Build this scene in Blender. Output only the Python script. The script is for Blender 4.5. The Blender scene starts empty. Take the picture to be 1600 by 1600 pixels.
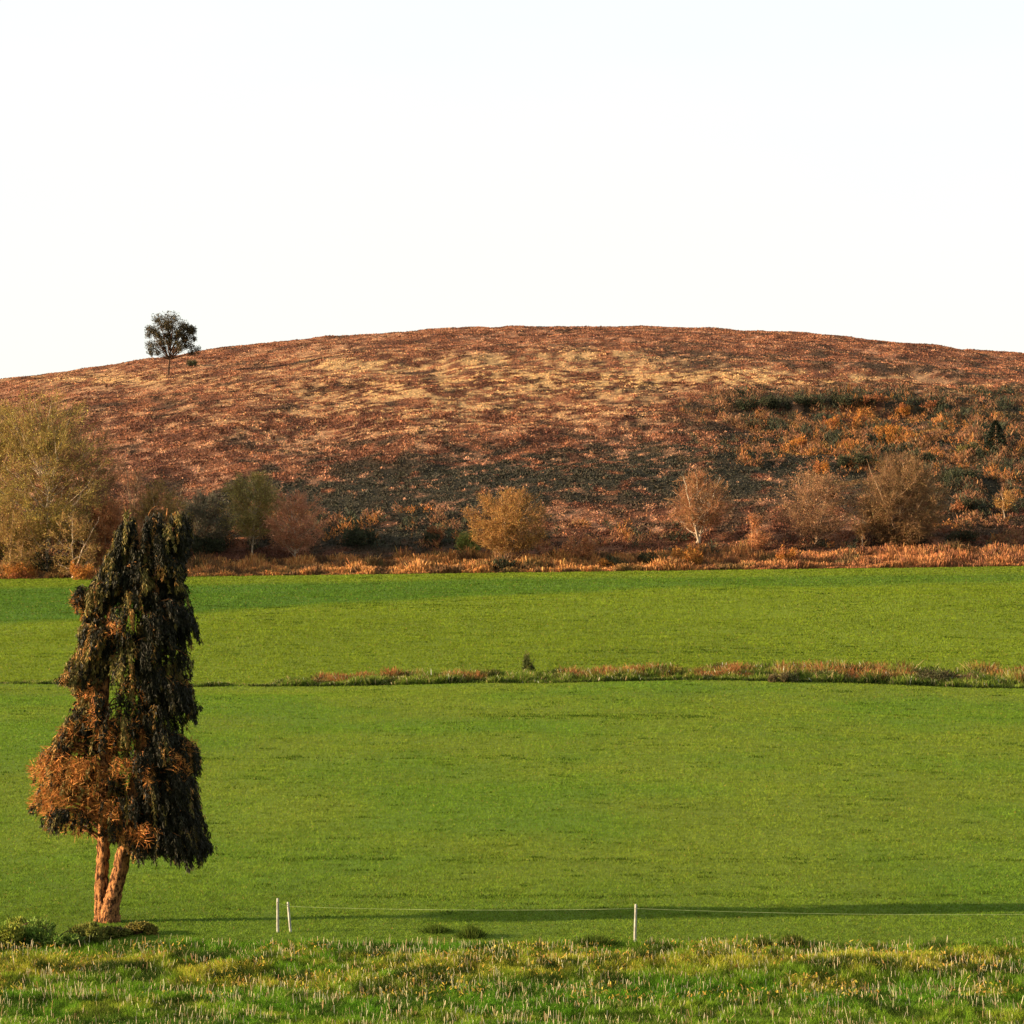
import bpy, math, random
import numpy as np

F = 4537.0          # focal length in photo pixels (1600 wide)
CAMZ = 12.0         # camera height above datum
HR = 1000.0         # row of the eye level
rng = np.random.default_rng(7)
random.seed(7)
scene = bpy.context.scene
COL = scene.collection

# ------------------------------------------------------------------ noise
def _hash(ix, iy, s):
    h = (ix.astype(np.int64) * 374761393 + iy.astype(np.int64) * 668265263 + s * 1442695041) & 0x7fffffff
    h = ((h ^ (h >> 13)) * 1274126177) & 0x7fffffff
    h = (h ^ (h >> 16)) & 0xffff
    return h / 65535.0

def vnoise(x, y, s=0):
    ix = np.floor(x); iy = np.floor(y)
    fx = x - ix; fy = y - iy
    fx = fx * fx * (3 - 2 * fx); fy = fy * fy * (3 - 2 * fy)
    a = _hash(ix, iy, s); b = _hash(ix + 1, iy, s); c = _hash(ix, iy + 1, s); d = _hash(ix + 1, iy + 1, s)
    return (a + (b - a) * fx) * (1 - fy) + (c + (d - c) * fx) * fy

def fbm(x, y, s=0, o=4):
    t = 0; a = 0.5; n = 0
    for k in range(o):
        t = t + a * vnoise(x, y, s + k * 17); n += a
        x = x * 2.03 + 5.1; y = y * 2.03 + 1.7; a *= 0.5
    return t / n                      # 0..1, centred at .5

def sstep(a, b, x):
    t = np.clip((x - a) / (b - a), 0, 1)
    return t * t * (3 - 2 * t)

# ------------------------------------------------------------------ terrain
def pchip(xs, ys, x):
    xs = np.array(xs, float); ys = np.array(ys, float)
    h = np.diff(xs); d = np.diff(ys) / h
    m = np.zeros_like(ys)
    m[1:-1] = np.where(d[:-1] * d[1:] > 0, 2 * d[:-1] * d[1:] / (d[:-1] + d[1:] + 1e-12), 0)
    m[0] = d[0] * 0; m[-1] = d[-1]
    x = np.clip(x, xs[0], xs[-1])
    i = np.clip(np.searchsorted(xs, x) - 1, 0, len(h) - 1)
    t = (x - xs[i]) / h[i]
    return ((1 + 2 * t) * (1 - t) ** 2 * ys[i] + t * (1 - t) ** 2 * h[i] * m[i]
            + t * t * (3 - 2 * t) * ys[i + 1] + t * t * (t - 1) * h[i] * m[i + 1])

def z_edge(x):
    return (HR - (895 - 0.1418 * np.clip(x, -130, 130))) * 400 / F

SKY_PX = np.array([-1600, -800, -300, 0, 100, 240, 320, 500, 600, 700, 800, 900, 1000, 1100, 1200, 1400, 1600, 2000, 2500, 3200], float)
SKY_RW = np.array([840, 715, 640, 599, 583, 563, 549, 528, 520, 515.5, 513.5, 512.5, 512, 514, 518.5, 535, 556, 620, 710, 830], float)
PXG = np.linspace(-1600, 3200, 97)
TGT = (HR - np.interp(PXG, SKY_PX, SKY_RW)) / F
TGT = np.convolve(np.pad(TGT, 2, 'edge'), np.ones(5) / 5, 'valid')
HG = TGT * 760 - 9

def hill_H(x):
    return np.interp(x / 740 * F + 800, PXG, HG)

def z_hill(x, y):
    t = (y - 400) / 400.0
    s = np.where(t < 2, np.sin(np.pi / 2 * np.clip(t, 0, 2)), 0)
    s = s * sstep(-0.02, 0.10, t) ** 0.5
    return z_edge(x) + hill_H(x) * s

_ys = np.linspace(410, 900, 200)
for _ in range(8):
    X = ((PXG - 800) / F)[:, None] * _ys[None]
    r = z_hill(X, np.broadcast_to(_ys, X.shape)) / _ys[None]
    k = r.argmax(1); mx = r.max(1)
    HG = HG + (TGT - mx) * _ys[k] * 0.9

YC = [-60, 8, 40, 60, 75, 94, 106, 150, 226, 232, 320, 400]
ZC = [-1.7, -1.9, -6.9, -9.1, -9.95, -9.12, -8.92, -6.75, -3.62, -3.25, 3.2, 9.256]
def zt(x, y):
    x = np.asarray(x, float); y = np.asarray(y, float)
    x, y = np.broadcast_arrays(x, y)
    base = pchip(YC, ZC, np.clip(y, -60, 400))
    tilt = (z_edge(x) - 9.256) * sstep(235, 400, y)
    dt = -0.55 * sstep(14, 45, x) * np.exp(-((y - 230) / 40.0) ** 2)
    und = (fbm(x / 26, y / 26, 3, 3) - 0.5) * 1.0 * sstep(95, 160, y) * (1 - sstep(360, 400, y))
    fg = (fbm(x / 3.4, y / 3.4, 9, 3) - 0.5) * 0.42 * sstep(66, 72, y) * (1 - sstep(86.5, 90, y))
    z = base + tilt + dt + und + fg
    hz = z_hill(x, np.maximum(y, 400)) + (fbm(x / 17, y / 17, 21, 4) - 0.5) * 2.6 * sstep(405, 450, y)
    # scarp of the old gravel pit on the right flank
    px = x / np.maximum(y, 1) * F + 800
    pit = sstep(1080, 1240, px) * (1 - sstep(1380, 1530, px))
    yl = 523 + 6 * (fbm(x / 14, x * 0 + 3.3, 5, 2) - .5)
    hz = hz - pit * 1.6 * sstep(440, 500, y) * (1 - sstep(yl, yl + 2.5, y))
    z = np.where(y > 400, hz, z)
    return z + CAMZ

def to_px(x, y, z):
    return x / y * F + 800, HR - (z - CAMZ) / y * F

_yr = np.concatenate([np.arange(70, 400, 0.5), np.arange(400, 800, 0.5)])
def ground_at(px, row):
    x = (px - 800) / F * _yr
    rw = to_px(x, _yr, zt(x, _yr))[1]
    k = np.argmax(rw <= row) if (rw <= row).any() else int(rw.argmin())
    y = float(_yr[k]); xx = (px - 800) / F * y
    return xx, y, float(zt(xx, y))

# ------------------------------------------------------------------ mesh helper
def mesh_obj(name, V, Fc, mat, cols=None, parent=None, smooth=False, label=None, cat=None, group=None, kind=None, loc=None, mats=None, midx=None):
    V = np.asarray(V, np.float32).reshape(-1, 3); Fc = np.asarray(Fc, np.int32)
    me = bpy.data.meshes.new(name)
    me.vertices.add(len(V)); me.vertices.foreach_set('co', V.ravel())
    n = Fc.shape[1]
    me.loops.add(Fc.size); me.loops.foreach_set('vertex_index', Fc.ravel())
    me.polygons.add(len(Fc)); me.polygons.foreach_set('loop_start', np.arange(0, Fc.size, n, dtype=np.int32))
    try: me.polygons.foreach_set('loop_total', np.full(len(Fc), n, np.int32))
    except Exception: pass
    me.update(calc_edges=True)
    if smooth: me.polygons.foreach_set('use_smooth', np.ones(len(Fc), bool))
    if cols is not None:
        a = me.color_attributes.new('Col', 'FLOAT_COLOR', 'POINT')
        c = np.ones((len(V), 4), np.float32); c[:, :3] = cols
        a.data.foreach_set('color', c.ravel())
    me.materials.append(mat)
    o = bpy.data.objects.new(name, me); COL.objects.link(o)
    if loc is not None: o.location = loc
    if parent is not None: o.parent = parent
    tag(o, label, cat, group, kind)
    return o

def tag(o, label=None, cat=None, group=None, kind=None):
    for k, v in (('label', label), ('category', cat), ('group', group), ('kind', kind)):
        if v: o[k] = v
    return o

def empty(name, loc, label, cat, group=None):
    o = bpy.data.objects.new(name, None); COL.objects.link(o); o.location = loc
    o.empty_display_size = 0.5
    return tag(o, label, cat, group)

# ------------------------------------------------------------------ materials
def foliage_mat(name, trans=0.25, var=0.25, rough=0.75, spec=0.15, K=.6):
    m = bpy.data.materials.new(name); m.use_nodes = True
    nt = m.node_tree; N = nt.nodes; L = nt.links
    p = N['Principled BSDF']; out = N['Material Output']
    at = N.new('ShaderNodeAttribute'); at.attribute_name = 'Col'
    no = N.new('ShaderNodeTexNoise'); no.inputs['Scale'].default_value = 3.0; no.inputs['Detail'].default_value = 3
    tc = N.new('ShaderNodeTexCoord'); L.new(tc.outputs['Object'], no.inputs['Vector'])
    mr = N.new('ShaderNodeMapRange'); mr.inputs[3].default_value = K * (1 - var); mr.inputs[4].default_value = K * (1 + var)
    mr.inputs[1].default_value = .3; mr.inputs[2].default_value = .7
    L.new(no.outputs['Fac'], mr.inputs[0])
    mx = N.new('ShaderNodeVectorMath'); mx.operation = 'SCALE'
    L.new(at.outputs['Color'], mx.inputs[0]); L.new(mr.outputs[0], mx.inputs['Scale'])
    L.new(mx.outputs[0], p.inputs['Base Color'])
    p.inputs['Roughness'].default_value = rough
    p.inputs['Specular IOR Level'].default_value = spec
    if trans > 0:
        t = N.new('ShaderNodeBsdfTranslucent'); L.new(mx.outputs[0], t.inputs['Color'])
        ms = N.new('ShaderNodeMixShader'); ms.inputs[0].default_value = trans
        L.new(p.outputs[0], ms.inputs[1]); L.new(t.outputs[0], ms.inputs[2]); L.new(ms.outputs[0], out.inputs['Surface'])
    return m

def ground_mat(name, scale=0.8, bump=0.3, dist=0.1, lo=0.7, hi=1.3, K=.6):
    m = bpy.data.materials.new(name); m.use_nodes = True
    nt = m.node_tree; N = nt.nodes; L = nt.links
    p = N['Principled BSDF']
    at = N.new('ShaderNodeAttribute'); at.attribute_name = 'Col'
    tc = N.new('ShaderNodeTexCoord')
    no = N.new('ShaderNodeTexNoise'); no.inputs['Scale'].default_value = scale; no.inputs['Detail'].default_value = 8; no.inputs['Roughness'].default_value = .7
    L.new(tc.outputs['Object'], no.inputs['Vector'])
    mr = N.new('ShaderNodeMapRange'); mr.inputs[1].default_value = .3; mr.inputs[2].default_value = .7
    mr.inputs[3].default_value = lo * K; mr.inputs[4].default_value = hi * K
    L.new(no.outputs['Fac'], mr.inputs[0])
    mx = N.new('ShaderNodeVectorMath'); mx.operation = 'SCALE'
    L.new(at.outputs['Color'], mx.inputs[0]); L.new(mr.outputs[0], mx.inputs['Scale'])
    L.new(mx.outputs[0], p.inputs['Base Color'])
    p.inputs['Roughness'].default_value = 0.95; p.inputs['Specular IOR Level'].default_value = 0.05
    n2 = N.new('ShaderNodeTexNoise'); n2.inputs['Scale'].default_value = scale * 4; n2.inputs['Detail'].default_value = 6
    L.new(tc.outputs['Object'], n2.inputs['Vector'])
    b = N.new('ShaderNodeBump'); b.inputs['Strength'].default_value = bump; b.inputs['Distance'].default_value = dist
    L.new(n2.outputs['Fac'], b.inputs['Height']); L.new(b.outputs[0], p.inputs['Normal'])
    return m

def bark_mat(name, c1, c2, scale=6, bump=0.8, dist=0.05):
    m = bpy.data.materials.new(name); m.use_nodes = True
    nt = m.node_tree; N = nt.nodes; L = nt.links
    p = N['Principled BSDF']
    tc = N.new('ShaderNodeTexCoord'); mp = N.new('ShaderNodeMapping'); mp.inputs['Scale'].default_value = (1, 1, .35)
    L.new(tc.outputs['Object'], mp.inputs[0])
    no = N.new('ShaderNodeTexNoise'); no.inputs['Scale'].default_value = scale; no.inputs['Detail'].default_value = 8; no.inputs['Roughness'].default_value = .7
    L.new(mp.outputs[0], no.inputs['Vector'])
    cr = N.new('ShaderNodeValToRGB'); cr.color_ramp.elements[0].position = .42; cr.color_ramp.elements[1].position = .58
    cr.color_ramp.elements[0].color = (*c1, 1); cr.color_ramp.elements[1].color = (*c2, 1)
    L.new(no.outputs['Fac'], cr.inputs[0]); L.new(cr.outputs[0], p.inputs['Base Color'])
    p.inputs['Roughness'].default_value = .9; p.inputs['Specular IOR Level'].default_value = .1
    b = N.new('ShaderNodeBump'); b.inputs['Strength'].default_value = bump; b.inputs['Distance'].default_value = dist
    L.new(no.outputs['Fac'], b.inputs['Height']); L.new(b.outputs[0], p.inputs['Normal'])
    return m

M_grass = foliage_mat('grass_blades', .4, .2, spec=.04)
M_heath = foliage_mat('heather_sprigs', .15, .3, K=.82)
M_leaf = foliage_mat('leaf_sprays', .3, .3, K=.95)
M_con = foliage_mat('cypress_sprays', .08, .3, rough=.6, K=.6)
M_twig = foliage_mat('fine_twigs', .15, .2, K=.95)
M_field = ground_mat('field_soil', .9, .35, .06, .8, 1.2)
M_hill = ground_mat('heath_soil', .35, .9, .5, .6, 1.35, K=.8)
M_bark_con = bark_mat('cypress_bark', (.030, .011, .005), (.44, .20, .07), 11, 1.0, .22)
M_bark_dark = bark_mat('dark_bark', (.035, .02, .014), (.11, .06, .035), 3)
M_bark_pale = bark_mat('pale_bark', (.20, .15, .10), (.50, .40, .29), 2)
M_bark_mid = bark_mat('brown_bark', (.20, .12, .07), (.44, .29, .17), 2)
M_post = bark_mat('weathered_post', (.17, .17, .14), (.36, .36, .30), 5, .3, .01)
M_soil = bark_mat('bare_soil', (.03, .018, .01), (.07, .045, .025), 6)

# ------------------------------------------------------------------ blades
def blades(P, h, w, lean, cols, tipmul=1.15, az=None, tip=0.25, g=None):
    """tapered upright quads: P base (n,3), h height, w width, lean (n,2) offset of the tip."""
    g = g or rng
    n = len(P)
    if az is None: az = g.uniform(0, np.pi, n)
    dx = np.stack([np.cos(az), np.sin(az), np.zeros(n)], 1) * (w / 2)[:, None]
    up = np.stack([lean[:, 0], lean[:, 1], h], 1)
    V = np.empty((n, 4, 3), np.float32)
    V[:, 0] = P - dx; V[:, 1] = P + dx; V[:, 2] = P + up + dx * tip; V[:, 3] = P + up - dx * tip
    C = np.repeat(cols[:, None, :], 4, 1).astype(np.float32)
    C[:, 2:] *= tipmul
    Fc = np.arange(n * 4, dtype=np.int32).reshape(n, 4)
    return V.reshape(-1, 3), Fc, np.clip(C.reshape(-1, 3), 0, 1)

def merge(parts):
    V = []; Fs = []; C = []; o = 0
    for v, f, c in parts:
        V.append(v); Fs.append(f + o); C.append(c); o += len(v)
    return np.concatenate(V), np.concatenate(Fs), np.concatenate(C)

def jitter(c, n, amt=.2, g=None):
    g = g or rng
    c = np.asarray(c, float)
    if c.ndim == 1: c = np.repeat(c[None], n, 0)
    return np.clip(c * (1 + g.normal(0, amt, (n, 1))) * (1 + g.normal(0, amt * .35, (n, 3))), 0.003, .95)

def mixc(a, b, t):
    a = np.asarray(a, float); b = np.asarray(b, float)
    t = np.asarray(t)[:, None]
    return a * (1 - t) + b * t

# ------------------------------------------------------------------ colour of the land
G_MID = np.array([.135, .236, .020]); G_MID2 = np.array([.176, .248, .024])
G_FAR = np.array([.172, .244, .018]); G_STRIP = np.array([.080, .175, .018])
def field_col(x, y):
    px = x / np.maximum(y, 1) * F + 800
    n1 = fbm(x / 9, y / 14, 41, 4); n2 = fbm(x / 40, y / 40, 43, 3)
    mid = mixc(np.broadcast_to(G_MID, (len(x), 3)), np.broadcast_to(G_MID2, (len(x), 3)), sstep(.3, .7, n1))
    far = G_FAR * (0.9 + .25 * (n2[:, None] - .2))
    c = mixc(mid, far, sstep(231, 232, y))
    # near the verge greener
    c = mixc(c, np.broadcast_to([.120, .205, .018], c.shape), .6 * (1 - sstep(96, 118, y)))
    # darker green strip along the top of the far field, widest at the left
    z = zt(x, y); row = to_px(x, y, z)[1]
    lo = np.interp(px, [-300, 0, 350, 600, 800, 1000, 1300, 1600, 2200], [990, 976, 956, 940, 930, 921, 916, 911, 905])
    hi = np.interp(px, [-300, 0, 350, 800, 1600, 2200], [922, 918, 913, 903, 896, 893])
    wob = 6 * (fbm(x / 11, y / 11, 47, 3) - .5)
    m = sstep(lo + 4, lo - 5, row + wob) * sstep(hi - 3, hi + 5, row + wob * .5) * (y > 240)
    c = mixc(c, np.broadcast_to(G_STRIP, c.shape), m * np.interp(px, [500, 1100, 1600], [.9, .75, .6]))
    return c

def ell(px, row, cx, cy, rx, ry):
    return np.exp(-(((px - cx) / rx) ** 2 + ((row - cy) / ry) ** 2))

H_RED = np.array([.238, .098, .048]); H_BRN = np.array([.105, .042, .023]); H_STRAW = np.array([.56, .36, .16])
H_TAN = np.array([.36, .165, .085]); H_DARK = np.array([.030, .031, .020]); H_PINK = np.array([.44, .25, .15]); H_OCH = np.array([.30, .15, .04])
def hill_col(x, y, z, fine=True):
    px, row = to_px(x, y, z)
    n = len(x)
    a = fbm(x / 2.4, y / 4.5, 61, 4)
    c = mixc(np.broadcast_to(H_BRN, (n, 3)), np.broadcast_to(H_RED, (n, 3)), sstep(.38, .64, a - .07 * sstep(600, 700, row)))
    S = (.9 * ell(px, row, 560, 570, 75, 12) + .9 * ell(px, row, 745, 571, 60, 14) + .8 * ell(px, row, 920, 553, 75, 11)
         + .8 * ell(px, row, 700, 612, 130, 14) + .7 * ell(px, row, 920, 600, 120, 16) + 1.1 * ell(px, row, 1220, 590, 210, 12) + .5 * ell(px, row, 1000, 575, 260, 22) + .8 * ell(px, row, 1540, 612, 110, 12)
         + .7 * ell(px, row, 150, 592, 150, 12) + .5 * ell(px, row, 640, 590, 450, 60) + .35 * ell(px, row, 480, 660, 380, 60) + .35 * ell(px, row, 900, 640, 300, 30))
    D = (1.2 * ell(px, row, 620, 785, 230, 66) + .8 * ell(px, row, 860, 745, 190, 45) + .9 * ell(px, row, 380, 800, 110, 60) + 1.0 * ell(px, row, 1350, 720, 280, 60)
         + .8 * ell(px, row, 1130, 735, 170, 60) + .9 * ell(px, row, 1540, 740, 150, 90) + 1.3 * ell(px, row, 1290, 624, 210, 17) + .6 * ell(px, row, 1560, 650, 120, 30)
         + .45 * ell(px, row, 1180, 560, 300, 12) + .5 * ell(px, row, 1500, 580, 120, 10) + 1.1 * ell(px, row, 600, 830, 160, 30))
    t1 = fbm(x / 1.1, y / 1.9, 67, 3) * .68 + fbm(x / 6, y / 9, 68, 3) * .32
    t2 = fbm(x / 2.2, y / 3.2, 77, 3) * .65 + fbm(x / 8, y / 12, 78, 2) * .35
    st = sstep(.555, .65, t1 - .008 + np.clip(S, 0, 1.1) * .095 - np.clip(D, 0, 1) * .03)
    st = np.where(row > 840, st * .4, st)
    tan = mixc(np.broadcast_to(H_TAN, (n, 3)), np.broadcast_to(H_PINK, (n, 3)), fbm(x / 3, y / 5, 69, 2) * .9)
    c = mixc(c, mixc(tan, np.broadcast_to(H_STRAW, (n, 3)), np.clip(S * 1.25 - .1, 0, 1)), st * .85)
    dk = sstep(.55, .65, t2 - .015 + np.clip(D, 0, 1.1) * .25)
    c = mixc(c, np.broadcast_to(H_DARK, (n, 3)), dk * (.6 + .35 * np.clip(D, 0, 1)) * (1 - .7 * st))
    oc = sstep(.58, .68, fbm(x / 4, y / 8, 83, 3)) * np.clip(ell(px, row, 1360, 690, 200, 60) * 1.2, 0, 1)
    c = mixc(c, np.broadcast_to(H_OCH, (n, 3)), oc * .8)
    return c

# ------------------------------------------------------------------ terrain sheets
def sheet(name, xs, ys, mat, colf, label=None):
    X, Y = np.meshgrid(xs, ys)
    Z = zt(X, Y)
    V = np.stack([X, Y, Z], -1).reshape(-1, 3)
    nx, ny = len(xs), len(ys)
    i = (np.arange(ny - 1)[:, None] * nx + np.arange(nx - 1)[None]).ravel()
    Fc = np.stack([i, i + 1, i + nx + 1, i + nx], 1)
    c = colf(V[:, 0].astype(float), V[:, 1].astype(float), V[:, 2].astype(float))
    return mesh_obj(name, V, Fc, mat, c, smooth=True, kind='structure', label=label)

xw = np.concatenate([np.arange(-620, -110, 10), np.arange(-110, 110, 1.0), np.arange(110, 621, 10)])
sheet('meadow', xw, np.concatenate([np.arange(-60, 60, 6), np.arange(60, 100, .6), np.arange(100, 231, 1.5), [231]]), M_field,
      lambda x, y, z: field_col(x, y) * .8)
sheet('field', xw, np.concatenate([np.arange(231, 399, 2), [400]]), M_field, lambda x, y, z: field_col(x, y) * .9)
xh = np.concatenate([np.arange(-900, -230, 15), np.arange(-230, 230, 1.6), np.arange(230, 901, 15)])
sheet('hill', xh, np.concatenate([np.arange(400, 440, 1.2), np.arange(440, 560, 1.2), np.arange(560, 860, 2.5), np.arange(860, 1500, 20)]), M_hill,
      lambda x, y, z: hill_col(x, y, z) * .8)
# low land all round, to the horizon
V = []; Fc = []
R = [0, 300, 700, 1500, 4000, 12000]
for r_ in R[1:]:
    for k in range(64):
        a = k / 64 * 2 * math.pi; V.append((r_ * math.cos(a), 500 + r_ * math.sin(a), -3.5 - (6 if r_ < 800 else 0)))
for j in range(len(R) - 2):
    for k in range(64):
        a = j * 64 + k; b = j * 64 + (k + 1) % 64; Fc.append((a, b, b + 64, a + 64))
V = np.array(V); mesh_obj('ground', V, np.array(Fc), M_field, np.tile([.07, .09, .02], (len(V), 1)), kind='structure')

# ------------------------------------------------------------------ grass
def wedge(n, y0, y1, m=1.22, power=1.0, g=None):
    g = g or rng
    y = y0 * (y1 / y0) ** g.random(n)
    x = g.uniform(-1, 1, n) * y * (800 / F) * m + g.normal(0, 1, n)
    return x, y

def lawn(name, n, y0, y1, w0, h0, label):
    x, y = wedge(n, y0, y1)
    z = zt(x, y)
    sc = (y / 94.0)
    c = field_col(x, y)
    patch = fbm(x / 1.6, y / 3.0, 91, 3); patch2 = fbm(x / 5, y / 10, 95, 3)
    h = h0 * (.6 + .9 * patch) * (1 + .25 * rng.normal(0, 1, n)).clip(.3, 2) * sc ** .35
    w = w0 * sc * rng.uniform(.6, 1.3, n)
    fs = .40 if y0 < 200 else .85
    fine = fbm(x / fs, y / (fs * 1.3), 97, 3)
    c = jitter(c * (.66 + .26 * patch[:, None] + .16 * patch2[:, None] + .34 * sstep(.25, .6, fine)[:, None]), n, .09)
    yl = rng.random(n) < .03
    c[yl] = jitter([.26, .22, .05], int(yl.sum()), .2)
    lean = rng.normal(0, 1, (n, 2)) * (h * .9)[:, None]
    v, f, cc = blades(np.stack([x, y, z - .01], 1), h, w, lean, c, az=rng.normal(0, .7, n))
    return mesh_obj(name, v, f, M_grass, cc, kind='stuff', label=label, cat='grass')

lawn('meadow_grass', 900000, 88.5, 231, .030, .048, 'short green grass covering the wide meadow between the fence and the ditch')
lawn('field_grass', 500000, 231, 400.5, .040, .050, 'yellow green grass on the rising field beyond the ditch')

# dark tussocks and worm casts dotted over the fields are part of that grass: scattered taller dark blades
x, y = wedge(1100, 95, 395)
for (rl, pa, pb, q) in ((1120, 740, 1120, 60), (1186, 200, 900, 40), (1345, 300, 1500, 60), (1402, 520, 1500, 70), (948, 300, 900, 40), (1020, 900, 1600, 40)):
    gl = [ground_at(random.uniform(pa, pb), rl + random.gauss(0, 2)) for _ in range(q)]
    x = np.append(x, [p[0] for p in gl]); y = np.append(y, [p[1] for p in gl])
P = []
for k in range(len(x)):
    if 226 < y[k] < 242: continue
    m = random.randint(8, 34); wd = random.uniform(.15, .55) * y[k] / 130
    P.append(np.stack([x[k] + rng.normal(0, wd, m), y[k] + rng.normal(0, .12, m), np.full(m, y[k])], 1))
P = np.concatenate(P); yy = P[:, 2].copy(); P[:, 2] = zt(P[:, 0], P[:, 1]) - .02; n = len(P)
h = rng.uniform(.05, .11, n) * (yy / 100) ** .4
v, f, c = blades(P, h, .04 * yy / 94, rng.normal(0, .05, (n, 2)), jitter([.070, .125, .012], n, .3), az=rng.normal(0, .5, n))
mesh_obj('field_tussocks', v, f, M_grass, c, kind='stuff', label='small dark grass tussocks dotted over both fields', cat='grass tussocks')

# rough verge in the foreground
def verge():
    n = 380000
    y = rng.uniform(70, 89.2, n); x = rng.uniform(-1, 1, n) * y * (800 / F) * 1.25
    z = zt(x, y)
    dens = fbm(x / 1.3, y / 1.8, 101, 3); big = fbm(x / 4.5, y / 3.5, 103, 3); dry = fbm(x / 2.2, y / 2.0, 107, 3)
    band = sstep(80, 84, y + 5 * (big - .5)) * (1 - sstep(86.0, 89.0, y + 5 * (dry - .5)))
    c = mixc(np.broadcast_to([.075, .19, .010], (n, 3)), np.broadcast_to([.13, .235, .016], (n, 3)), sstep(.35, .65, big))
    dr = np.clip(.8 * band * sstep(.40, .60, dry) + .35 * sstep(.60, .72, dry), 0, 1)
    c = mixc(c, np.broadcast_to([.42, .38, .04], (n, 3)), dr * rng.uniform(.3, 1, n))
    dk = sstep(.52, .64, fbm(x / 1.0, y / 1.6, 111, 3)) * (.65 + .3 * band)
    c = mixc(c, np.broadcast_to([.03, .055, .008], (n, 3)), dk)
    c[rng.random(n) < .03] = [.55, .48, .20]
    tuft = fbm(x / .28, y / .5, 113, 2)
    c = jitter(c * (.45 + .85 * sstep(.3, .65, tuft))[:, None], n, .16)
    h = (.07 + .20 * np.clip(dens - .2, 0, 1) + .05 * band) * (.6 + .7 * tuft) * rng.uniform(.6, 1.4, n)
    w = rng.uniform(.012, .03, n)
    v, f, cc = blades(np.stack([x, y, z - .02], 1), h, w, rng.normal(0, 1, (n, 2)) * (h * .45)[:, None], c)
    mesh_obj('verge_grass', v, f, M_grass, cc, kind='stuff', label='rough green and yellow grass in the foreground verge', cat='grass')
    # pale dead stalks
    n = 11000
    y = 70 + 19 * rng.random(n) ** .8; x = rng.uniform(-1, 1, n) * y * (800 / F) * 1.25
    keep = (fbm(x / 1.6, y / 1.5, 117, 3) > .43) | (rng.random(n) < .15)
    x, y = x[keep], y[keep]; n = len(x); z = zt(x, y)
    h = rng.uniform(.10, .40, n) * rng.uniform(.6, 1, n); w = rng.uniform(.009, .020, n)
    cc = mixc(np.broadcast_to([.80, .70, .42], (n, 3)), np.broadcast_to([.48, .28, .12], (n, 3)), (rng.random(n) < .35) * .8)
    v, f, cc = blades(np.stack([x, y, z - .02], 1), h, w, rng.normal(0, .045, (n, 2)), jitter(cc, n, .15), tip=.7, az=rng.normal(0, .5, n))
    # small seed heads / droppings of dry leaf near the ground
    m = 5500
    yb = rng.uniform(79, 88.8, m); xb = rng.uniform(-1, 1, m) * yb * .22
    kk = fbm(xb / 2.2, yb / 2.0, 107, 3) > .50; xb, yb = xb[kk], yb[kk]; m = len(xb)
    hb = rng.uniform(.03, .09, m)
    v2, f2, c2 = blades(np.stack([xb, yb, zt(xb, yb) + rng.uniform(.05, .20, m)], 1), hb, rng.uniform(.03, .07, m), rng.normal(0, .05, (m, 2)),
                        jitter(mixc(np.broadcast_to([.40, .22, .05], (m, 3)), np.broadcast_to([.48, .42, .06], (m, 3)), rng.random(m)), m, .2), tip=.6)
    v, f, cc = merge([(v, f, cc), (v2, f2, c2)])
    mesh_obj('dry_stalks', v, f, M_grass, cc, kind='stuff', label='pale dead stalks and dry leaves standing in the foreground grass', cat='dry stalks')
verge()

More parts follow.
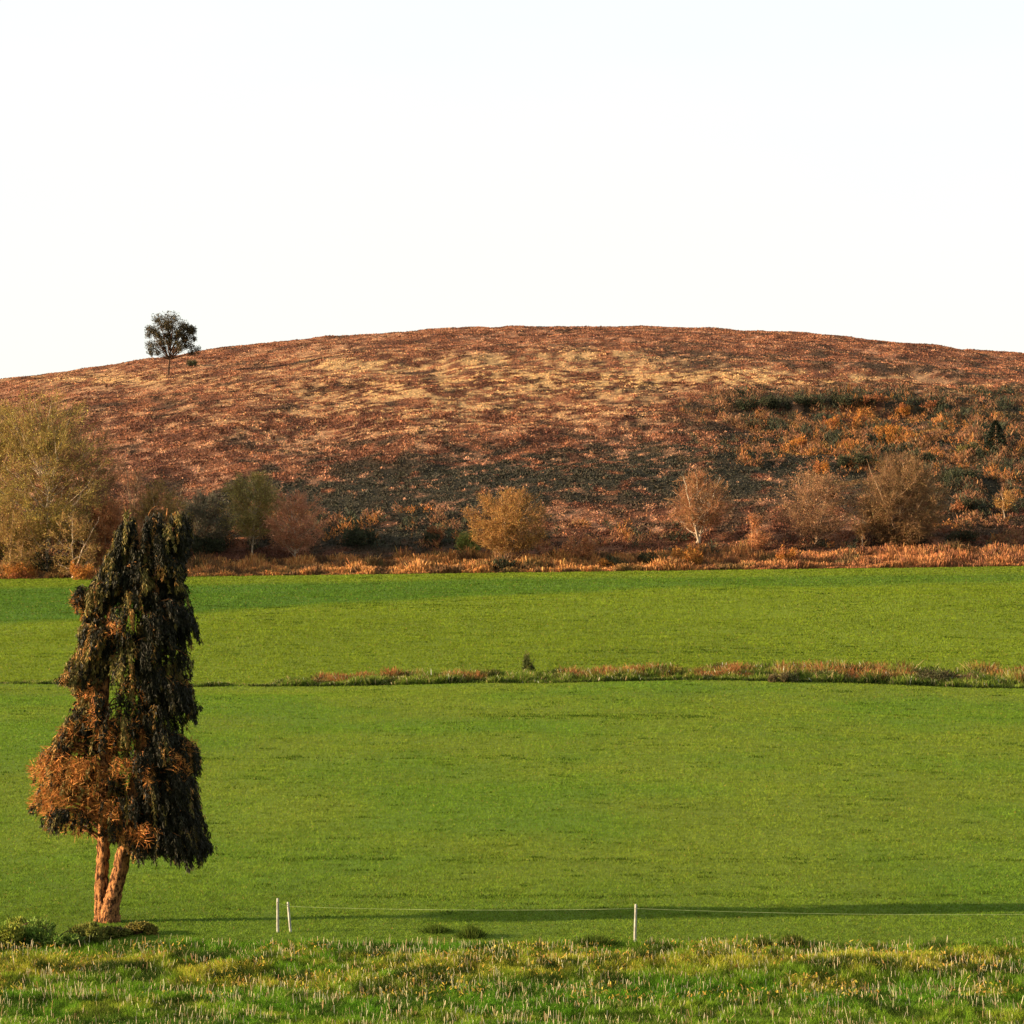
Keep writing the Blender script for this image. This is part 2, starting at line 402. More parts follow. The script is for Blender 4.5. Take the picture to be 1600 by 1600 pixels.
# ------------------------------------------------------------------ strip of rough growth along the ditch
def ditch():
    parts = []
    n = 110000
    x = rng.uniform(-55, 55, n); px0 = x / 232 * F + 800
    wide = np.interp(px0, [-400, 0, 420, 480, 700, 1150, 1200, 1600, 2000], [.14, .2, .24, .7, .85, .95, 1.6, 1.8, 1.6])
    y = 230.5 + rng.random(n) ** 1.2 * 9 * np.clip(wide, .12, 2)
    z = zt(x, y)
    a = fbm(x / 1.6, y / 2.5, 131, 3); b = fbm(x / 3.2, y / 6, 133, 3)
    og = np.interp(px0, [0, 470, 500, 630, 660, 700, 870, 890, 1010, 1030, 1140, 1170, 1200, 1330, 1350, 1400, 1420, 1570, 1600], [0, 0, .9, .8, .3, .3, .3, .9, .9, .4, .5, .7, .2, .2, .8, .8, .3, .3, .8])
    orange = sstep(.35, .6, b + (og - .5) * .5) * sstep(231.5, 233.5, y + 2 * (a - .5))
    c = mixc(np.broadcast_to([.12, .18, .022], (n, 3)), np.broadcast_to([.32, .14, .05], (n, 3)), orange * (rng.random(n) < .85))
    c = mixc(c, np.broadcast_to([.03, .05, .012], (n, 3)), sstep(.54, .64, fbm(x / 1.2, y / 2, 139, 3)) * .85)
    c = mixc(c, np.broadcast_to([.20, .27, .04], (n, 3)), sstep(.56, .66, fbm(x / 1.6 + 7, y / 2, 138, 3)) * .8)
    wh = rng.random(n) < .012; c[wh] = [.7, .68, .5]
    st = rng.random(n) < .08; c[st] = [.42, .34, .15]
    a2 = fbm(x / 1.1, y / 1.6, 137, 3)
    h = (.10 + 1.5 * np.clip(a2 * .6 + a * .4 - .38, 0, 1) + .16 * orange) * rng.uniform(.5, 1.3, n) * np.clip(wide + .35, .3, 1.35)
    w = rng.uniform(.06, .13, n)
    parts.append(blades(np.stack([x, y, z - .03], 1), h, w, rng.normal(0, 1, (n, 2)) * (h * .4)[:, None], jitter(c, n, .2)))
    # dark lip of the ditch
    n = 9000
    x = rng.uniform(-55, 55, n); y = 230.2 + rng.random(n) * .8
    k = fbm(x / 2, y * 0 + 1.0, 141, 3) > .42; x, y = x[k], y[k]; n = len(x)
    h = rng.uniform(.08, .26, n)
    parts.append(blades(np.stack([x, y, zt(x, y) - .03], 1), h, np.full(n, .10), rng.normal(0, .06, (n, 2)), jitter([.035, .055, .012], n, .3)))
    v, f, c = merge(parts)
    mesh_obj('ditch_growth', v, f, M_grass, c, kind='stuff', label='strip of rough grass and rusty bracken along the ditch between the fields', cat='rough growth')
ditch()

# ------------------------------------------------------------------ heather on the hill
def heather():
    parts = []
    for (n, y0, y1) in ((330000, 412, 560), (420000, 545, 800)):
        y = rng.uniform(y0, y1, n); x = rng.uniform(-1, 1, n) * y * (800 / F) * 1.15
        z = zt(x, y)
        c = hill_col(x, y, z)
        lum = c.sum(1)
        a = fbm(x / 1.5, y / 1.9, 151, 3)
        h = (.10 + .42 * np.clip(a - .28, 0, 1)) * rng.uniform(.6, 1.4, n)
        h = np.where(lum > .6, h * .7, h)
        px, row = to_px(x, y, z)
        h *= np.where((row < 640), .75, 1.0)
        w = rng.uniform(.18, .42, n) * (y / 550) ** .5
        c = jitter(c * (.75 + .5 * a[:, None]), n, .20)
        parts.append(blades(np.stack([x, y, z - .05], 1), h, w, rng.normal(0, 1, (n, 2)) * (h * .6)[:, None], c, tip=.45))
    v, f, c = merge(parts)
    mesh_obj('heather', v, f, M_heath, c, kind='stuff', label='brown heather and straw coloured grass covering the domed hill', cat='heather')
heather()

# bracken along the top of the field
def bracken():
    n = 130000
    y = 400.3 + 14 * rng.random(n) ** 1.3; x = rng.uniform(-1, 1, n) * 102
    z = zt(x, y)
    a = fbm(x / 2.2, y / 2.2, 161, 3); b = fbm(x / 7, y / 7, 163, 3)
    h = (.25 + 2.1 * np.clip(a - .27, 0, 1)) * rng.uniform(.5, 1.25, n) * (.8 + .6 * sstep(.4, .65, b))
    h *= np.where(y < 401.5, .75, 1)
    c = mixc(np.broadcast_to([.34, .135, .038], (n, 3)), np.broadcast_to([.50, .27, .09], (n, 3)), rng.random(n) ** 1.5)
    c = mixc(c, np.broadcast_to([.07, .04, .02], (n, 3)), sstep(.5, .6, fbm(x / 1.8, y / 2, 167, 3)) * .85)
    px0 = x / 405 * F + 800
    c = mixc(c, np.broadcast_to([.27, .10, .045], (n, 3)), .5 * sstep(900, 1250, px0))
    gr = sstep(.58, .68, fbm(x / 4, y / 3, 169, 3)); c = mixc(c, np.broadcast_to([.06, .06, .02], (n, 3)), gr * .6)
    w = rng.uniform(.08, .22, n)
    v, f, cc = blades(np.stack([x, y, z - .05], 1), h, w, rng.normal(0, 1, (n, 2)) * (h * .3)[:, None], jitter(c, n, .2), tip=.4)
    mesh_obj('bracken', v, f, M_heath, cc, kind='stuff', label='rust coloured bracken band along the top edge of the field', cat='bracken')
bracken()

# scrubby growth in the hollow on the right flank and in the dark dip behind the birches
def scrub():
    n = 420000
    y = rng.uniform(404, 575, n); x = rng.uniform(-1, 1, n) * y * .2
    z = zt(x, y); px, row = to_px(x, y, z)
    m = np.clip(ell(px, row, 1330, 672, 215, 62) * 1.25 + ell(px, row, 1300, 628, 200, 16) + ell(px, row, 1560, 740, 150, 110) + ell(px, row, 600, 825, 190, 26) + ell(px, row, 360, 825, 110, 36)
                + .6 * ell(px, row, 1200, 860, 420, 18) + .35 * ell(px, row, 1050, 830, 300, 30), 0, 1)
    cl = fbm(x / 2.2, y / 3.0, 171, 3); k = (cl + (m - .5) * .30 > .57) & (m > .3) & (row > 610)
    x, y, z, px, row, cl, m = (q[k] for q in (x, y, z, px, row, cl, m)); n = len(x)
    typ = fbm(x / 2.6 + 40, y / 4.0, 173, 3)
    og = ell(px, row, 1360, 685, 170, 38) * .10 + ell(px, row, 1100, 860, 400, 25) * .10 + ell(px, row, 1240, 715, 90, 30) * .06 - ell(px, row, 1310, 622, 190, 14) * .12
    c = mixc(np.broadcast_to([.036, .040, .022], (n, 3)), np.broadcast_to([.27, .115, .032], (n, 3)), sstep(.57, .64, typ + og - .005))
    c = mixc(c, np.broadcast_to([.20, .095, .045], (n, 3)), sstep(.50, .60, fbm(x / 3 + 9, y / 3, 175, 2)) * .8)
    h0 = 1.9 * np.clip(cl + (m - .5) * .3 - .5, 0, .4) / .4 + .25
    h = h0 * rng.uniform(.18, .42, n)
    P = np.stack([x, y, z + rng.random(n) * h0 * .8 - .05], 1)
    v, f, cc = blades(P, h, rng.uniform(.10, .26, n), rng.normal(0, 1, (n, 2)) * (h * .7)[:, None], jitter(c, n, .25), tip=.4)
    mesh_obj('scrub', v, f, M_leaf, cc, kind='stuff', label='dark and orange scrub filling the hollow on the right flank and the dip behind the birches', cat='scrub')
scrub()

# ------------------------------------------------------------------ tubes
def tube(pts, rad, seg=8, rough=0.0, g=None):
    pts = np.asarray(pts, float); rad = np.asarray(rad, float); n = len(pts)
    t = np.gradient(pts, axis=0); t /= np.linalg.norm(t, axis=1)[:, None] + 1e-9
    ref = np.array([0.13, 1, 0.05]) if abs(t[0][2]) > .7 else np.array([0, 0, 1.])
    u = np.cross(t, ref); u /= np.linalg.norm(u, axis=1)[:, None] + 1e-9
    w = np.cross(t, u)
    a = np.arange(seg) / seg * 2 * np.pi
    r = rad[:, None] * np.ones(seg)
    if rough: r = r * (1 + (g or rng).normal(0, rough, r.shape))
    V = pts[:, None] + r[..., None] * (np.cos(a)[None, :, None] * u[:, None] + np.sin(a)[None, :, None] * w[:, None])
    i = np.arange(n - 1)[:, None] * seg; j = np.arange(seg)[None]; j2 = (j + 1) % seg
    Fc = np.stack([i + j, i + j2, i + seg + j2, i + seg + j], -1).reshape(-1, 4)
    cap = np.array([[(n - 1) * seg + k for k in (0, seg // 4, seg // 2, 3 * seg // 4)]])
    return V.reshape(-1, 3), np.concatenate([Fc, cap])

def join(ts):
    V = []; Fs = []; o = 0
    for v, f in ts:
        V.append(v); Fs.append(f + o); o += len(v)
    return np.concatenate(V), np.concatenate(Fs)

def bez(a, b, c, n):
    t = np.linspace(0, 1, n)[:, None]
    return (1 - t) ** 2 * a + 2 * t * (1 - t) * b + t * t * c

# thin strands (twigs): quads between two points
def strands(A, B, w, cols, g, taper=.35):
    n = len(A); d = B - A
    r = g.normal(0, 1, (n, 3)); s = np.cross(d, r); s /= np.linalg.norm(s, axis=1)[:, None] + 1e-9
    s = s * (w / 2)[:, None]
    V = np.stack([A - s, A + s, B + s * taper, B - s * taper], 1)
    return V.reshape(-1, 3), np.arange(n * 4, dtype=np.int32).reshape(n, 4), np.repeat(cols, 4, 0)

# ------------------------------------------------------------------ leafless and budding trees
def twig_tree(name, px, row, top, half, base_frac, cols, label, seed, bark=None, stems=1, lean=0.0, nl=26, ns=7, nt=9, bud=1.0, trunk_r=None, cx=None, group=None, depth=1.0, budsz=1.0, flat=.75):
    g = np.random.default_rng(seed)
    x0, y0, z0 = ground_at(px, row)
    s = y0 / F
    H = (row - top) * s; Rr = half * s
    cxm = 0 if cx is None else (cx - px) * s
    root = empty(name, (x0, y0, z0), label, 'tree', group)
    tr = trunk_r or max(.10, H * .011)
    limbs = []; twA = []; twB = []; tww = []
    zb = H * base_frac; cc = np.array([cxm, 0, (H + zb) / 2]); rz = (H - zb) / 2
    tips = []
    for st in range(stems):
        off = np.array([g.normal(0, .12), g.normal(0, .12), 0]) * (stems > 1) * 3
        topp = np.array([cxm * .8 + lean * H + g.normal(0, .1) * Rr + (st - (stems - 1) / 2) * Rr * .55, g.normal(0, .1) * Rr * (1 + stems), H * .93])
        mid = off + (topp - off) * .5 + np.array([g.normal(0, .03), g.normal(0, .03), 0]) * H
        pts = bez(off + np.array([0, 0, -.3]), mid, topp, 14)
        pts[1:-1, :2] += g.normal(0, .008 * H, (12, 2))
        rad = tr * np.linspace(1.0, .12, 14) ** .9; rad[0] *= 1.4
        limbs.append(tube(pts, rad, 8, .05, g))
        for k in range(nl // stems):
            az = k * 2.4 + g.normal(0, .4)
            d = np.array([math.cos(az), math.sin(az) * depth, 0])
            hz = g.uniform(-.93, .98)
            rr = Rr * math.sqrt(1 - abs(hz) ** 2.4) * (g.uniform(.35, 1.03) if hz > .3 else g.uniform(.65, 1.03))
            e = cc + np.array([d[0] * rr, d[1] * rr, hz * rz])
            t = np.clip(e[2] / H * .72 - .10 * g.random(), max(.08, base_frac * .6), .95)
            sp = pts[int(t * 13)]
            m = (sp + e) / 2 + np.array([0, 0, -.06 * H * g.uniform(0, 1)]) + g.normal(0, .02 * H, 3)
            lp = bez(sp, m, e, 8); lp[1:-1] += g.normal(0, .008 * H, (6, 3))
            lr = tr * .36 * (1 - t * .6) * np.linspace(1, .12, 8)
            limbs.append(tube(lp, np.maximum(lr, .012), 5, 0))
            L = np.linalg.norm(e - sp)
            for q in range(ns):
                u = .25 + .75 * (q + g.random()) / ns
                p = lp[min(7, int(u * 7))]
                o = p - cc; o = o / (np.linalg.norm(o) + 1e-6)
                dd = o * .7 + g.normal(0, .55, 3) + np.array([0, 0, .25]); dd /= np.linalg.norm(dd)
                l2 = L * g.uniform(.18, .38)
                b = p + dd * l2
                twA.append(p); twB.append(b); tww.append(.045)
                for w_ in range(nt):
                    v = g.uniform(.15, 1); pp = p + (b - p) * v
                    d3 = dd * 1.1 + g.normal(0, .42, 3) + np.array([0, 0, .2]); d3 /= np.linalg.norm(d3)
                    b3 = pp + d3 * l2 * g.uniform(.3, .75)
                    tips.append((pp, b3))
    limbV = join(limbs)
    mesh_obj('trunk', *limbV, bark or M_bark_mid, parent=root, smooth=True)
    A = np.array([t[0] for t in tips]); B = np.array([t[1] for t in tips])
    q = ((B - cc) / np.array([Rr, Rr * depth, rz])); bad = (q ** 2).sum(1) > 1.22
    A, B = A[~bad], B[~bad]
    n = len(A)
    lobes = fbm(A[:, 0] * 1.3 / max(Rr, 1) * 3 + 9, A[:, 2] * 3 / max(Rr, 1), seed, 2)
    parts = []
    ca = jitter(cols[0], len(twA), .2, g)
    parts.append(strands(np.array(twA), np.array(twB), np.array(tww), ca, g))
    cb = mixc(np.broadcast_to(cols[0], (n, 3)), np.broadcast_to(cols[1], (n, 3)), g.random(n) * .6 + .4 * (lobes > .5))
    parts.append(strands(A, B, g.uniform(.035, .06, n), jitter(cb, n, .2, g), g))
    # second order spurs
    for rep in range(2):
        t = g.random(n)[:, None]; P = A + (B - A) * t
        dd = (B - A) / np.linalg.norm(B - A, axis=1)[:, None] + g.normal(0, .5, (n, 3)); dd[:, 2] += .15; dd /= np.linalg.norm(dd, axis=1)[:, None]
        parts.append(strands(P, P + dd * g.uniform(.35, 1.0, n)[:, None], g.uniform(.03, .055, n), jitter(cb, n, .25, g), g))
    # buds / young leaves
    nb = int(n * 4.5 * bud)
    if nb:
        k = g.integers(0, n, nb); P = A[k] + (B[k] - A[k]) * g.random(nb)[:, None] + g.normal(0, .28, (nb, 3))
        dd = g.normal(0, 1, (nb, 3)); dd /= np.linalg.norm(dd, axis=1)[:, None]
        cl = mixc(np.broadcast_to(cols[1], (nb, 3)), np.broadcast_to(cols[2], (nb, 3)), g.random(nb))
        parts.append(strands(P, P + dd * (g.uniform(.08, .2, nb) * budsz)[:, None], g.uniform(.05, .13, nb) * budsz, jitter(cl, nb, .22, g), g, .8))
    v, f, c = merge(parts)
    mesh_obj('crown', v, f, M_leaf, c, parent=root)
    return root

OL = ([.18, .11, .045], [.26, .185, .045], [.29, .24, .055])
OL2 = ([.16, .09, .045], [.27, .165, .05], [.29, .21, .055])
BR = ([.18, .10, .055], [.27, .145, .07], [.30, .165, .07])
RU = ([.24, .105, .05], [.38, .16, .07], [.46, .21, .075])
GY = ([.17, .12, .055], [.27, .21, .065], [.31, .25, .07])
OR = ([.19, .095, .035], [.31, .16, .045], [.36, .21, .055])
PK = ([.28, .13, .075], [.46, .21, .11], [.54, .26, .13])
DK = ([.10, .085, .06], [.13, .11, .075], [.11, .12, .065])

twig_tree('birch_tree', 72, 896, 616, 118, .18, OL, 'tallest olive yellow budding tree at the left end, with one pale straight trunk', 11, M_bark_pale, nl=84, ns=9, nt=12, cx=66, bud=.7, budsz=1.1)
twig_tree('budding_tree', -22, 892, 632, 85, .12, OL, 'olive budding tree cut by the left edge of the photo', 12, M_bark_mid, stems=2, nl=46, ns=8, nt=12, bud=.8, budsz=1.1)
twig_tree('bare_tree', 128, 888, 652, 68, .10, BR, 'greyish brown bare tree just right of the tallest olive tree', 13, M_bark_mid, stems=2, nl=44, ns=8, nt=11, bud=.6, lean=.04)
twig_tree('young_tree', 112, 904, 800, 45, .10, OL2, 'small leaning tree with a forked pale stem under the tallest olive tree', 14, M_bark_pale, stems=2, lean=.25, nl=20, ns=6, nt=8, bud=.6)
twig_tree('rusty_tree', 172, 890, 778, 50, .08, RU, 'rust brown twiggy tree directly behind the top left of the big conifer', 15, M_bark_mid, stems=2, nl=34, ns=8, nt=10, bud=1.0)
twig_tree('ochre_tree', 20, 903, 790, 48, .05, OL2, 'low ochre brown tree at the far left under the olive crowns', 16, M_bark_mid, stems=3, nl=30, ns=7, nt=10, bud=.8)
twig_tree('ochre_tree', 250, 880, 752, 52, .08, OL2, 'low ochre tree rising behind the top of the big conifer', 17, M_bark_mid, stems=3, nl=34, ns=8, nt=10, bud=1.0)
twig_tree('grey_tree', 205, 872, 700, 46, .10, BR, 'thin grey brown bare tree high behind the top of the big conifer', 18, M_bark_mid, stems=2, nl=26, ns=7, nt=9, bud=.25)
twig_tree('shrubby_tree', 318, 858, 772, 46, .02, DK, 'dark smoky shrubby tree just right of the top of the big conifer', 19, M_bark_dark, stems=4, nl=44, ns=9, nt=12, bud=.6)
twig_tree('birch_tree', 394, 868, 738, 52, .26, GY, 'pale green budding birch with a white trunk, left of the pinkish tree', 20, M_bark_pale, nl=44, ns=8, nt=11, bud=.9, trunk_r=.14)
twig_tree('birch_tree', 462, 876, 768, 50, .22, PK, 'pinkish orange bare birch right beside the pale green one', 21, M_bark_pale, nl=50, ns=8, nt=10, bud=.3, trunk_r=.17)
twig_tree('oak_tree', 789, 888, 766, 68, .24, OR, 'orange olive domed tree standing alone at the middle of the field edge', 22, M_bark_mid, nl=60, ns=9, nt=11, bud=.4, cx=793)
twig_tree('birch_tree', 1090, 848, 738, 52, .22, ([.30, .13, .06], [.27, .15, .065], [.25, .13, .055]), 'fan shaped bare tree with bright branches and a white trunk foot', 23, M_bark_pale, stems=3, nl=54, ns=8, nt=9, bud=.3, cx=1094, trunk_r=.22)
twig_tree('bare_tree', 1272, 850, 738, 66, .16, BR, 'wide brown bare tree left of the largest rounded one on the right', 24, M_bark_mid, stems=2, nl=50, ns=8, nt=9, bud=.35)
twig_tree('round_tree', 1408, 852, 712, 73, .04, ([.14, .08, .04], [.20, .115, .05], [.21, .13, .05]), 'largest rounded brown tree on the right, dense with fine twigs', 25, M_bark_mid, stems=4, nl=90, ns=10, nt=12, bud=.3)
twig_tree('sapling', 1346, 856, 788, 17, .30, ([.34, .20, .10], [.36, .20, .09], [.34, .19, .07]), 'slim pale sapling in front of the largest rounded brown tree', 26, M_bark_pale, nl=16, ns=5, nt=6, bud=.7, trunk_r=.10)
twig_tree('sapling', 1570, 812, 768, 15, .40, OR, 'small crooked sapling with orange top low on the right slope', 27, M_bark_pale, nl=12, ns=5, nt=6, bud=1.3, trunk_r=.10, lean=-.15)
twig_tree('sapling', 1180, 862, 806, 24, .10, RU, 'small rust coloured tree between the fan shaped tree and the wide brown one', 28, M_bark_mid, stems=2, nl=18, ns=6, nt=7, bud=.8)
twig_tree('sapling', 733, 866, 832, 20, .05, ([.10, .10, .03], [.20, .22, .05], [.26, .27, .06]), 'small yellow green bush at the left foot of the orange domed tree', 29, M_bark_mid, stems=2, nl=16, ns=6, nt=7, bud=2)
twig_tree('sapling', 905, 878, 838, 30, .05, RU, 'low rusty twiggy tree right of the orange domed tree', 30, M_bark_mid, stems=3, nl=20, ns=6, nt=7, bud=.5)

# ------------------------------------------------------------------ shrubs
def shrub(name, px, row, wpx, hpx, c1, c2, label, seed, n=1500, cat='bush', mix=.5, ls=1.0, group=None):
    g = np.random.default_rng(seed)
    x0, y0, z0 = ground_at(px, row); s = y0 / F
    R = wpx * s / 2; H = hpx * s
    root = empty(name, (x0, y0, z0), label, cat, group)
    # several lobes
    k = max(5, int(6 + R * 2.5)); lob = []
    for i in range(k):
        a = g.uniform(0, 2 * np.pi); rr = R * .85 * math.sqrt(g.random())
        lob.append((rr * math.cos(a), rr * math.sin(a) * .8, H * g.uniform(.15, .62) * (1 - .45 * (rr / R) ** 2), R * g.uniform(.16, .42), H * g.uniform(.2, .42)))
    lob = np.array(lob)
    i = g.integers(0, k, n)
    d = g.normal(0, 1, (n, 3)); d /= np.linalg.norm(d, axis=1)[:, None]
    rr = (.35 + .8 * g.random(n) ** .9)[:, None]
    P = lob[i, :3] + d * rr * np.stack([lob[i, 3], lob[i, 3], lob[i, 4]], 1)
    P[:, 2] = np.maximum(P[:, 2], .02)
    P[:, 2] += 0
    up = d * .6 + g.normal(0, .5, (n, 3)) + [0, 0, .5]; up /= np.linalg.norm(up, axis=1)[:, None]
    m = np.clip((vnoise(P[:, 0] * 2 / max(R, .5) + 7, P[:, 2] * 2 / max(R, .5), seed) > mix) * .8 + g.normal(0, .15, n), 0, 1)
    l = g.uniform(.12, .34, n) * ls
    leaf = strands(P, P + up * l[:, None], l * g.uniform(.3, .7, n), jitter(mixc(np.broadcast_to(c1, (n, 3)), np.broadcast_to(c2, (n, 3)), m), n, .22, g), g, .5)
    mesh_obj('foliage', *leaf[:2], M_leaf, leaf[2], parent=root)
    st = []
    for q in range(6):
        a = g.uniform(0, 6.28); e = np.array([math.cos(a) * R * .6, math.sin(a) * R * .5, H * g.uniform(.45, .75)])
        st.append(tube(bez(np.array([0, 0, -.1]), e * [.3, .3, .6], e, 6), np.linspace(.05, .012, 6) * min(1, H), 5))
    mesh_obj('stem', *join(st), M_bark_dark, parent=root, smooth=True)
    return root

DG = [.028, .033, .016]; DG2 = [.050, .054, .026]; ORG = [.36, .15, .03]; RST = [.25, .09, .035]; OLV = [.15, .12, .03]
sh = [
 ('gorse_bush', 1168, 642, 40, 26, DG, DG2, 'dark gorse bush at the left end of the shadowy hollow'),
 ('gorse_bush', 1212, 640, 52, 28, DG, DG2, 'dark green gorse bush second from the left along the top of the hollow'),
 ('gorse_bush', 1262, 636, 52, 24, DG, DG2, 'blackish gorse bush in the middle of the top row of the hollow'),
 ('gorse_bush', 1312, 634, 50, 24, DG, DG2, 'blackish gorse bush above the brightest orange shrubs'),
 ('gorse_bush', 1362, 636, 44, 24, DG, RST, 'dark gorse bush with brown sprays right of the middle of the top row'),
 ('gorse_bush', 1456, 642, 42, 20, DG, RST, 'dark gorse bush at the right end of the top row of the hollow'),
 ('orange_shrub', 1300, 672, 34, 28, ORG, RST, 'orange shrub left of centre in the hollow under the dark gorse row'),
 ('orange_shrub', 1345, 668, 26, 30, ORG, RST, 'narrow bright orange shrub in the centre of the hollow'),
 ('orange_shrub', 1388, 692, 42, 42, ORG, OLV, 'largest orange shrub of the hollow, right of the narrow one'),
 ('orange_shrub', 1410, 650, 26, 26, ORG, RST, 'orange shrub poking up at the upper right of the hollow'),
 ('orange_shrub', 1424, 692, 22, 22, ORG, RST, 'small round orange shrub right of the largest orange one'),
 ('orange_shrub', 1244, 706, 36, 34, ORG, RST, 'orange shrub at the lower left of the hollow'),
 ('orange_shrub', 1284, 742, 34, 30, ORG, RST, 'orange shrub just above the wide brown bare tree'),
 ('orange_shrub', 1326, 700, 24, 20, RST, OLV, 'rusty olive shrub low in the centre of the hollow'),
 ('olive_shrub', 1516, 712, 44, 22, OLV, DG2, 'olive yellow shrub on the right slope beside the dark conifer'),
 ('olive_shrub', 1180, 672, 40, 18, RST, DG2, 'brown and green shrub on the slope left of the hollow'),
 ('gorse_bush', 1436, 728, 60, 30, DG, DG2, 'broad dark gorse bush above the right side of the largest rounded tree'),
 ('gorse_bush', 1330, 730, 60, 26, DG, DG2, 'broad dark gorse bush above the left side of the largest rounded tree'),
 ('gorse_bush', 1500, 752, 70, 24, DG, DG2, 'flat dark gorse bush low on the right slope'),
 ('gorse_bush', 1510, 800, 60, 22, DG, RST, 'dark bush with a reddish side right of the largest rounded tree'),
 ('gorse_bush', 1502, 846, 60, 20, DG, RST, 'dark bush close above the bracken right of the largest rounded tree'),
 ('gorse_bush', 300, 572, 24, 12, DG, DG2, 'small dark bush beside the lone pine on the skyline'),
 ('gorse_bush', 565, 852, 60, 34, DG2, DG, 'dark green bush behind the bracken right of the pinkish birch'),
 ('gorse_bush', 668, 852, 46, 34, DG2, RST, 'brown and green bush behind the bracken left of the domed tree'),
 ('gorse_bush', 320, 866, 60, 36, DG, DG2, 'blackish bush low beside the big conifer at the field edge'),
 ('gorse_bush', 1072, 886, 70, 34, DG, ORG, 'dark gorse bush with orange flowers under the fan shaped tree'),
 ('gorse_bush', 1020, 886, 50, 28, DG, ORG, 'smaller orange flecked gorse bush left of the one under the fan shaped tree'),
 ('gorse_bush', 955, 888, 50, 24, DG2, ORG, 'low orange flecked gorse bush, leftmost of the three at the field edge'),
 ('orange_shrub', 1228, 884, 44, 34, ORG, RST, 'orange brown shrub at the field edge below the wide brown tree'),
 ('orange_shrub', 25, 904, 60, 30, RST, ORG, 'rust orange bracken shrub at the far left of the field edge'),
 ('orange_shrub', 122, 906, 50, 30, ORG, RST, 'bright orange shrub at the field edge just left of the big conifer'),
 ('gorse_bush', 60, 892, 110, 60, DG, DG2, 'dark evergreen bush under the olive trees at the left'),
 ('gorse_bush', 150, 880, 80, 110, DG, DG2, 'tall dark evergreen bush between the olive tree and the big conifer'),
 ('gorse_bush', 2, 880, 70, 90, DG, DG2, 'dark evergreen bush at the very left edge of the photo'),
 ('gorse_bush', 788, 892, 70, 22, DG, DG2, 'dark low bush at the foot of the orange domed tree'),
 ('ditch_bush', 828, 1056, 28, 40, [.06, .08, .02], [.12, .13, .03], 'small upright green bush standing in the ditch strip between the fields'),
 ('ditch_bush', 1290, 1062, 60, 16, [.06, .08, .02], [.10, .10, .03], 'low dark green bramble in the ditch strip, right of the middle'),
 ('ditch_bush', 1225, 1066, 50, 20, [.05, .06, .02], [.12, .09, .04], 'low brownish bramble at the left end of the thick ditch growth'),
 ('ditch_bush', 1480, 1068, 110, 24, [.05, .05, .02], [.12, .08, .035], 'long brown bramble in the ditch strip near the right edge'),
]
for i, a in enumerate(sh):
    npx = a[3] * a[4]
    big = a[0] == 'ditch_bush'
    shrub(*a, seed=200 + i, n=int(min(9000, max(500, npx * 1.4 + 400))), ls=(.55 if big else (.8 if a[0] == 'orange_shrub' else 1.0)))

# dark conifer on the right slope
def small_conifer(px, row, top, half, label, seed):
    g = np.random.default_rng(seed); x0, y0, z0 = ground_at(px, row); s = y0 / F; H = (row - top) * s; R = half * s
    root = empty('small_conifer', (x0, y0, z0), label, 'tree')
    mesh_obj('trunk', *tube(np.array([[0, 0, -.2], [.05, 0, H * .5], [0, 0, H * .9]]), [.14, .09, .03], 7), M_bark_mid, parent=root, smooth=True)
    n = 3500; t = g.random(n) ** 1.3; a = g.uniform(0, 6.28, n); r = R * (1 - t) ** .7 * g.uniform(.4, 1.1, n)
    P = np.stack([np.cos(a) * r, np.sin(a) * r, H * (.12 + .85 * t)], 1)
    d = np.stack([np.cos(a), np.sin(a), g.normal(-.2, .5, n)], 1)
    q = strands(P, P + d * g.uniform(.15, .4, n)[:, None], g.uniform(.06, .16, n), jitter([.018, .026, .012], n, .25, g), g, .4)
    mesh_obj('crown', *q[:2], M_con, q[2], parent=root)
small_conifer(1556, 706, 656, 18, 'small dark conifer on the right slope of the hill', 301)

